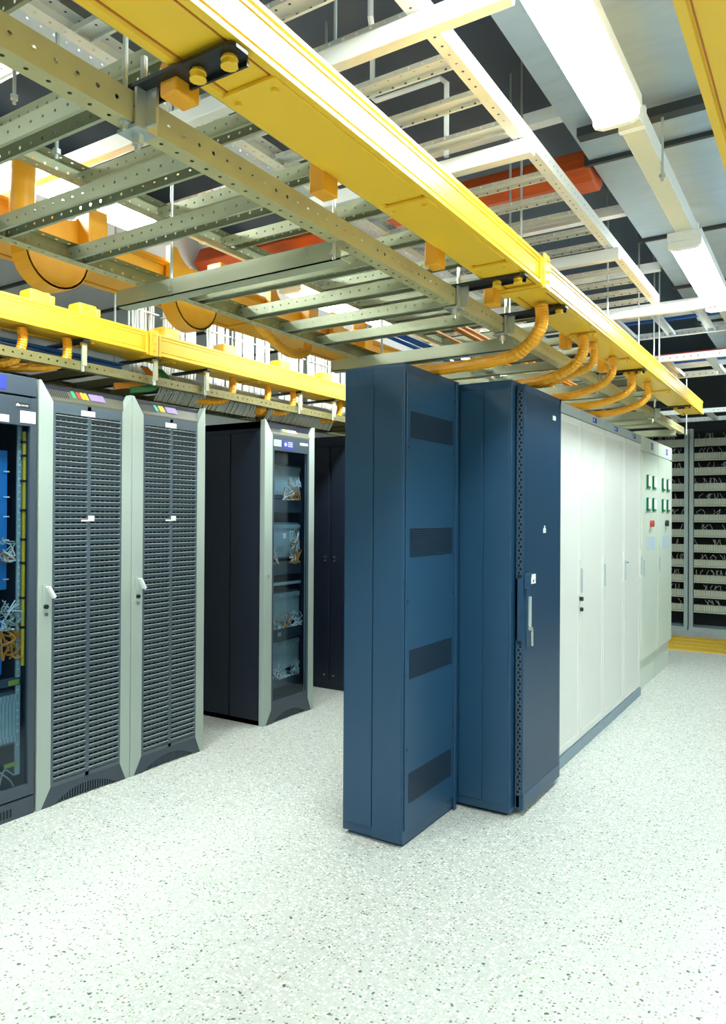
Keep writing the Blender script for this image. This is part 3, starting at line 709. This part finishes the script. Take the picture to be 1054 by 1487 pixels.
MB().box(-.07, -.06, .29, .33, 1.36, 1.40).build('status_panel', LBW, t)
MB().tube([(-.07, .43, .52), (-.06, .43, .52)], .012, 10).build('status_light', mat('led_lime', (.45, .6, .05), .4), t)
MB().box(-.12, -.09, .05, w_-.05, 1.0, 1.02).build('shelf_plate', EQG, t)

# navy double door cabinet behind
t = thing('steel_cabinet', 'tall dark navy double door cabinet behind the smoked glass one', 'cabinet', (-4.25, 5.38, 0), -math.pi/2)
# local: +x faces the camera (world -y), local y -> world x
MB().box(-.6, -.015, 0, 1.5, 0, H).build('body', NVY, t, bevel=.003)
for ya, yb in ((.01, .485), (.515, .99), (1.0, 1.49)): 
    d = MB().box(-.015, 0, ya, yb, .06, H-.09).build('door', NVY, t, bevel=.004)
    if ya < .9:
        yh = yb-.035 if ya < .3 else ya+.035
        for zz in (1.14, .13, 1.17): MB().tube([(0, yh, zz), (.012, yh, zz)], .009, 10).build('lock', CHR, d)
MB().box(-.02, -.002, 0, 1.5, H-.085, H).build('header', NVY, t)
# cabinets of the back row hidden far left
t = thing('steel_cabinet', 'dark navy cabinet row deep behind the louvered cabinets', 'cabinet', (-4.9, 3.6, 0))
MB().box(-.3, .30, 0, 1.2, 0, 2.0).build('body', NVY, t, bevel=.003)
MB().box(.30, .315, .02, 1.18, .05, 1.95).build('door', NVY, t, bevel=.003)

# ---------------------------------------------------------------- blue cabinets
def uvplane(axis, c, a0, a1, b0, b1):
    """rectangle on plane axis=c with UV in metres"""
    def P(a, b):
        l = [a, b]; l.insert(axis, c); return tuple(l)
    return MB().quad([P(a0, b0), P(a1, b0), P(a1, b1), P(a0, b1)], [(0, 0), (a1-a0, 0), (a1-a0, b1-b0), (0, b1-b0)])
t = thing('blue_cabinet', 'shallow blue cabinet with four vent patches, nearest of the right row', 'cabinet', (-2.005, 2.99, 0))
# local x 0..0.33, y 0..0.6
HB = 2.25
MB().box(0, .33, .006, .6, .02, HB).build('body', BLU, t, bevel=.004)
MB().box(.01, .165, -.001, .0058, .065, HB-.10).build('side_panel', BLU, t, bevel=.003)
MB().box(.169, .325, -.0, .0058, .02, HB-.02).build('side_panel', BLU, t, bevel=.003)
MB().box(.02, .32, .03, .59, 0, .02).build('plinth', BLU, t)
pn = MB().box(.33, .337, .02, .54, .075, HB-.045).build('front_panel', BLU, t, bevel=.003)
MB().box(.33, .340, .545, .575, .0, HB-.01).build('corner_trim', BLU, t, bevel=.003)
for zz in ((1.905, 2.03), (1.345, 1.48), (.775, .91), (.195, .335)):
    MB().box(.3371, .3374, .055, .51, zz[0], zz[1]).build('vent_backing', DRK, pn)
    uvplane(0, .3385, .055, .51, zz[0], zz[1]).build('vent', BLUV, pn, label='finely perforated vent patch')
for zz in (2.14, 1.86, 1.14, .45): MB().tube([(.337, .035, zz), (.340, .035, zz)], .006, 8).build('screw', FLG, pn)
for zz in (2.14, 1.86, 1.14, .45): MB().tube([(.337, .53, zz), (.340, .53, zz)], .006, 8).build('screw', FLG, pn)

t = thing('blue_cabinet', 'deep blue cabinet with perforated front door and keyed handle', 'cabinet', (-1.385, 3.60, 0))
MB().box(-.6, 0, 0, .665, .02, HB-.01).build('body', BLU, t, bevel=.004)
MB().box(-.285, -.155, -.005, .0, .065, HB-.05).build('side_panel', BLU, t, bevel=.002)
MB().box(-.150, -.012, -.005, .0, .065, HB-.05).build('side_panel', BLU, t, bevel=.002)
MB().box(-.58, -.03, .03, .64, 0, .02).build('plinth', DRK, t)
dx = .050
d = MB().box(.006, .008, .06, .655, .04, HB-.03).build('door', BLU, t, bevel=.0)
fr = MB()
fr.box(.008, .03, .05, .654, .045, .105); fr.box(.008, dx, .63, .654, .105, HB-.03)
fr.box(.008, dx, .05, .654, HB-.06, HB-.03); fr.box(.008, dx-.002, .05, .09, .90, 1.22); fr.box(.008, .016, .05, .06, .105, HB-.06)
fr.box(dx-.012, dx, .05, .058, .105, .9); fr.box(dx-.012, dx, .05, .058, 1.22, HB-.06)
fr.build('door_frame', BLU, d)
MB().prism([(.05, .03), (.07, .03), (.655, .03), (.655, .115), (.05, .115)], 0, .008, dx+.002).build('door_foot', BLU, d, bevel=.006)
uvplane(1, .0495, .012, dx-.008, .115, .88).build('side_mesh', BLUH, d, label='dark hexagonal mesh strip')
uvplane(1, .0495, .012, dx-.008, 1.24, HB-.06).build('side_mesh', BLUH, d, label='dark hexagonal mesh strip')
MB().box(.009, dx-.012, .056, .06, .105, HB-.06).build('mesh_backing', DRK, d)
uvplane(0, dx, .058, .63, .115, HB-.06).build('door_mesh', BLUP, d, label='finely perforated door sheet')
MB().box(dx-.006, dx-.004, .09, .63, .115, HB-.06).build('door_liner', mat('liner', (.010, .035, .075), .5), d)
hp = MB().box(dx-.002, dx+.006, .085, .135, .86, 1.24).build('handle_plate', BLU, d, bevel=.004)
MB().box(dx+.006, dx+.020, .098, .118, .965, 1.125).build('lever', EQG, hp, bevel=.004)
MB().tube([(dx+.004, .112, .955), (dx+.026, .112, .955)], .013, 10).build('lock', CHR, hp)
MB().box(dx+.02, dx+.03, .108, .116, .87, .955).build('key', CHR, hp)
MB().prism([(.05, 1.17), (.10, 1.17), (.14, 1.245), (.05, 1.245)], 0, dx, dx+.014).build('handle_hood', BLU, d, bevel=.004)
MB().box(dx+.001, dx+.0025, .155, .225, 1.185, 1.235).build('paper_label', LBW, d)
MB().tube([(dx+.002, .19, 1.20), (dx+.0032, .19, 1.20)], .007, 8).build('label_print', BLK, d)
MB().box(dx+.001, dx+.003, .345, .385, 1.45, 1.475).build('sticker', LBW, d); MB().box(dx+.001, dx+.003, .36, .375, 1.475, 1.49).build('sticker', LBW, d)
MB().box(dx+.001, dx+.003, .50, .55, 2.085, 2.11).build('sticker', LBW, d)

# ---------------------------------------------------------------- white cabinets
ys = [4.29, 4.912, 5.50, 6.13, 6.72]
wl = ['white perforated cabinet next to the blue door, dark lock at its edge', 'second white perforated cabinet from the blue one', 'third white perforated cabinet from the blue one', 'fourth white perforated cabinet, beside the pale green ones']
for i in range(4):
    y0, y1 = ys[i], ys[i+1]; w_ = y1-y0
    t = thing('white_cabinet', wl[i], 'cabinet', (-1.40, y0, 0), group='white cabinets in the right row')
    MB().box(-.6, -.02, .002, w_-.002, .07, H).build('body', WHC, t, bevel=.003)
    MB().box(-.6, .004, .002, w_-.002, 0, .068).build('plinth', PLB, t)
    MB().box(-.02, -.002, .002, w_-.002, H-.055, H+.01).build('header', EQG if i < 4 else WHC, t)
    d = MB().box(-.02, -.004, .005, .05, .075, H-.06).box(-.02, -.004, w_-.05, w_-.005, .075, H-.06).box(-.02, -.004, .05, w_-.05, .075, .12).box(-.02, -.004, .05, w_-.05, H-.10, H-.06).build('door_frame', WHC, t, bevel=.002)
    MB().box(-.0195, -.012, .05, w_-.05, .12, H-.10).build('door_liner', WHI, d)
    uvplane(0, -.006, .05, w_-.05, .12, H-.10).build('door_mesh', WHM, d)
    if i: MB().box(-.001, .0, w_*.45, w_*.45+.10, H-.04, H-.005).build('blue_label', BLL, t); MB().box(.0, .0008, w_*.45+.015, w_*.45+.04, H-.03, H-.014).build('label_emblem', LBW, t)
    if i == 0: MB().box(-.001, .0, .03, .06, H-.045, H-.005).build('orange_label', YLB, t)
    yh = w_-.028
    hp = MB().box(-.004, .004, yh-.012, yh+.012, 1.02, 1.26).build('handle_plate', WHC, d, bevel=.002)
    MB().box(.004, .016, yh-.006, yh+.006, 1.04, 1.20).build('lever', EQG, hp, bevel=.002)
    if i == 0:
        MB().tube([(0, yh, 1.0), (.02, yh, 1.0)], .014, 10).build('lock', BLK, hp); MB().tube([(0, yh+.012, .93), (.016, yh+.012, .93)], .013, 10).build('lock', BLK, hp)
    if i == 2:
        MB().box(.004, .012, yh-.012, yh+.10, 1.17, 1.18).build('loose_latch', CHR, hp)
# pale green power cabinets
ys = [6.80, 7.50, 8.24]
for i in range(2):
    y0, y1 = ys[i], ys[i+1]; w_ = y1-y0-.01
    t = thing('power_cabinet', ['pale green power cabinet with four meters and a red switch, nearer one', 'pale green power cabinet with four meters and a dark switch, at the row end'][i], 'cabinet', (-1.41, y0, 0), group='pale green power cabinets')
    hh = H+.02
    MB().box(-.6, -.02, 0.002, w_, .26, hh).build('body', GRC, t, bevel=.003)
    MB().box(-.58, -.03, 0.004, w_-.002, 0, .258).build('plinth', GRC, t)
    d = MB().box(-.02, .0, .012, w_-.008, .28, hh-.14).build('door', GRC, t, bevel=.004)
    MB().box(-.02, -.002, .004, w_-.002, hh-.125, hh).build('header', GRC, t, bevel=.002)
    MB().box(-.002, -.0, w_*.55, w_*.55+.09, hh-.09, hh-.03).build('blue_label', BLL, t)
    MB().box(.0, .0008, w_*.55+.03, w_*.55+.05, hh-.08, hh-.04).build('label_emblem', LBW, t)
    for zz in (1.80, 1.595):
        for yy in (.17, .42):
            mt = MB().box(0, .010, yy, yy+.15, zz, zz+.12).build('meter', GRN, d, bevel=.003)
            MB().box(.010, .014, yy+.03, yy+.15, zz+.02, zz+.115).build('meter_face', LBW, mt)
            MB().box(.010, .016, yy-.002, yy+.02, zz+.0, zz+.122).build('meter_bezel', BLK, mt)
    MB().tube([(0, w_*.52, 1.48), (.03, w_*.52, 1.48)], .030, 12).build('switch', RED if i == 0 else BLK, d)
    MB().box(0, .001, w_*.28, w_*.8, 1.24, 1.36).build('paper_label', mat('paper_blue', (.55, .68, .78), .5), d)
    MB().box(0, .006, .06, .09, 1.02, 1.16).build('handle', EQG, d, bevel=.002)

# ---------------------------------------------------------------- module racks at the back
ZS = [2.585-.19*0, 2.39, 2.19, 1.975, 1.765, 1.55, 1.345, 1.14, .935, .725, .52, .32]
for i, x0 in enumerate((-2.62, -1.655, -.70, .255)):
    t = thing('module_rack', ['module rack at the back wall, left of the steel post', 'module rack at the back wall, right of the steel post', 'module rack at the back wall beyond the right edge', 'module rack at the back wall far beyond the right edge'][i], 'rack', (x0, 10.95, 0), group='module racks at the back wall')
    for xx in (.0, .90): MB().box(xx, xx+.05, 0, .06, .03, 2.75).build('post', STL, t)
    MB().box(0, .95, .30, .33, .03, 2.75).build('back_panel', DRK, t)
    MB().box(0, .95, -.02, .3, 0, .045).build('base_plate', STL, t)
    fo = None; fs = None
    for k, z in enumerate(ZS):
        loc = (.055, .02, z-.075)
        if fo is None:
            mm = MB()
            for q in range(28): mm.box(.004+q*.030, .031+q*.030, 0, .07, .022, .105)
            mm.box(0, .845, -.006, .07, 0, .018)
            fo = mm.build('module_block', MOD, t, loc)
        else: put('module_block', fo, t, loc)
    g = MB(); rn = random.Random(i)
    for z in ZS:
        for q in range(14):
            xx = rn.uniform(.08, .88); g.tube([(xx, .06, z+.03), (xx+rn.uniform(-.03, .03), .03, z+.06), (xx+rn.uniform(-.04, .04), .06, z+.1)], .004, 4)
    g.build('jumper_wires', CBG, t)['kind'] = 'stuff'
for i, (ya, lb) in enumerate(((9.23, 'yellow floor stripe nearest the camera'), (9.50, 'second yellow floor stripe'), (9.77, 'third yellow floor stripe'), (10.04, 'yellow floor stripe nearest the module racks'))):
    tag(MB().box(-2.4, 3.0, ya, ya+.235, 0, .012).build('floor_stripe', YEL), lb, 'floor marking', 'yellow floor stripes in front of the module racks')

# ---------------------------------------------------------------- cables
def bundle(n, x0, x1, y, z, m_, axis, spread, label, r=.011, seed=0, name='cable_bundle', wav=.02):
    rn = random.Random(seed); g = MB()
    for k in range(n):
        o = (rn.uniform(-spread, spread), rn.uniform(0, .03)); pts = []
        for q in range(9):
            t_ = x0+(x1-x0)*q/8; a = o[0]+rn.uniform(-wav, wav)*.3; b = z+o[1]+rn.uniform(-.004, .004)
            pts.append((t_, y+a, b) if axis == 0 else (y+a, t_, b))
        g.tube(spline(pts, 2), r, 6)
    o = g.build(name, m_); tag(o, label, 'cables'); o['kind'] = 'stuff'; return o
bundle(7, -2.4, 2.4, 6.42, 2.825, CBR, 0, .04, 'red cables lying on the far crossing ladder', .013, 1)
bundle(7, -2.4, 2.4, 6.55, 2.825, CBB, 0, .04, 'blue cables lying on the far crossing ladder', .013, 2)
bundle(8, -2.4, 2.4, 6.75, 2.825, LBW, 0, .10, 'white cables lying on the far crossing ladder', .013, 3)
bundle(4, -1.9, 2.4, 6.7, 3.21, CBB, 0, .05, 'blue cables lying on the crossing ladder below the second lamp', .010, 4)
bundle(12, 1.0, 3.0, -3.92, 2.42, CBK, 1, .12, 'dark cables lying on the ladder over the left cabinets', .012, 5)
bundle(6, 1.0, 3.0, -3.67, 2.42, CBB, 1, .06, 'blue cables lying on the ladder over the left cabinets', .008, 6)
bundle(4, 3.3, 8.0, -2.0, 2.5, CBB, 1, .12, 'blue cables lying on the ladder over the blue and white cabinets', .009, 8)
bundle(5, 3.3, 8.0, -1.65, 2.5, CBO, 1, .12, 'orange cables lying on the ladder over the blue and white cabinets', .009, 9)
def drape(ya, yb, n, m_, label, seed, x0=-3.52, zt=2.50):
    rn = random.Random(seed); g = MB()
    for k in range(n):
        y = ya+(yb-ya)*k/n+rn.uniform(-.004, .004)
        g.tube(spline([(x0-.30, y+.10, 2.45+rn.uniform(-.01, .01)), (x0-.12, y+.06, 2.44), (x0-.02, y+.02, 2.39), (x0+.0, y, 2.32), (x0-.03, y-.02, 2.245)], 3), .0055, 5)
    o = g.build('cable_drape', m_); tag(o, label, 'cables'); o['kind'] = 'stuff'
drape(3.20, 4.15, 60, CBG, 'grey cables draped over the navy side panels', 11)
drape(4.25, 5.1, 46, CBG, 'grey cables draped above the smoked glass cabinet', 12)
g = MB(); g2 = MB()
for k in range(5):
    g.tube(spline([(-3.60, 3.12+k*.012, 2.45), (-3.52, 3.10+k*.012, 2.38), (-3.50, 3.02, 2.31+k*.004), (-3.52, 2.85, 2.27+k*.006)], 6), .007, 6)
    g2.tube(spline([(-3.58, 3.22+k*.012, 2.45), (-3.50, 3.20+k*.012, 2.38), (-3.485, 3.12, 2.30+k*.004), (-3.50, 2.95, 2.26+k*.006)], 6), .007, 6)
tag(g.build('cable_bundle', CBO), 'orange cables curving down between the louvered cabinets', 'cables')
tag(g2.build('cable_bundle', CBN), 'green cables curving down between the louvered cabinets', 'cables')
# white cables rising from the left ladder to the high ladder
for i, (y0, y1, lb) in enumerate(((3.22, 3.42, 'white cables rising behind the left duct, leftmost bundle'), (3.50, 3.80, 'white cables rising behind the left duct, second bundle from the left'), (3.92, 4.12, 'white cables rising behind the left duct, third bundle'),
                       (4.20, 4.62, 'wide bundle of white cables rising behind the left duct, near the looped tube'), (4.75, 5.05, 'white cables rising behind the left duct left of the first blue cabinet'), (5.15, 5.75, 'farthest white cables rising behind the left duct'))):
    rn = random.Random(40+i); g = MB(); n = int((y1-y0)/.0115)
    for k in range(n):
        y = y0+(y1-y0)*k/(n-1); x = -3.82+rn.uniform(-.015, .015)
        g.tube(spline([(x-.02, y+rn.uniform(-.01, .01), 2.36), (x, y, 2.55), (x+rn.uniform(-.01, .01), y+rn.uniform(-.012, .012), 2.85), (x, y, 3.27)], 3), .0075, 6)
    for zz in (2.62, 2.86, 3.08): g.box(-3.845, -3.79, y0-.01, y1+.01, zz, zz+.008)
    o = g.build('cable_riser', LBW); tag(o, lb, 'cables', 'white cable risers behind the left duct'); o['kind'] = 'stuff'
# conduits on the ceiling
def conduit(pts, label, r=.012):
    return tag(MB().tube(pts, r, 8).build('conduit', WHS), label, 'conduit', 'thin white conduits under the ceiling')
conduit([(-1.35, 1.2, 3.72), (-1.5, 2.4, 3.72), (-1.5, 2.4, 3.45), (-1.52, 2.45, 3.42)], 'bent white conduit dropping from the ceiling')
conduit([(-1.8, 2.9, 3.75), (-1.8, 2.9, 3.47), (-1.78, 2.9, 3.45), (-1.45, 2.9, 3.45), (-1.42, 2.9, 3.42), (-1.42, 2.9, 3.1)], 'hooked white conduit beside the high white ladder')
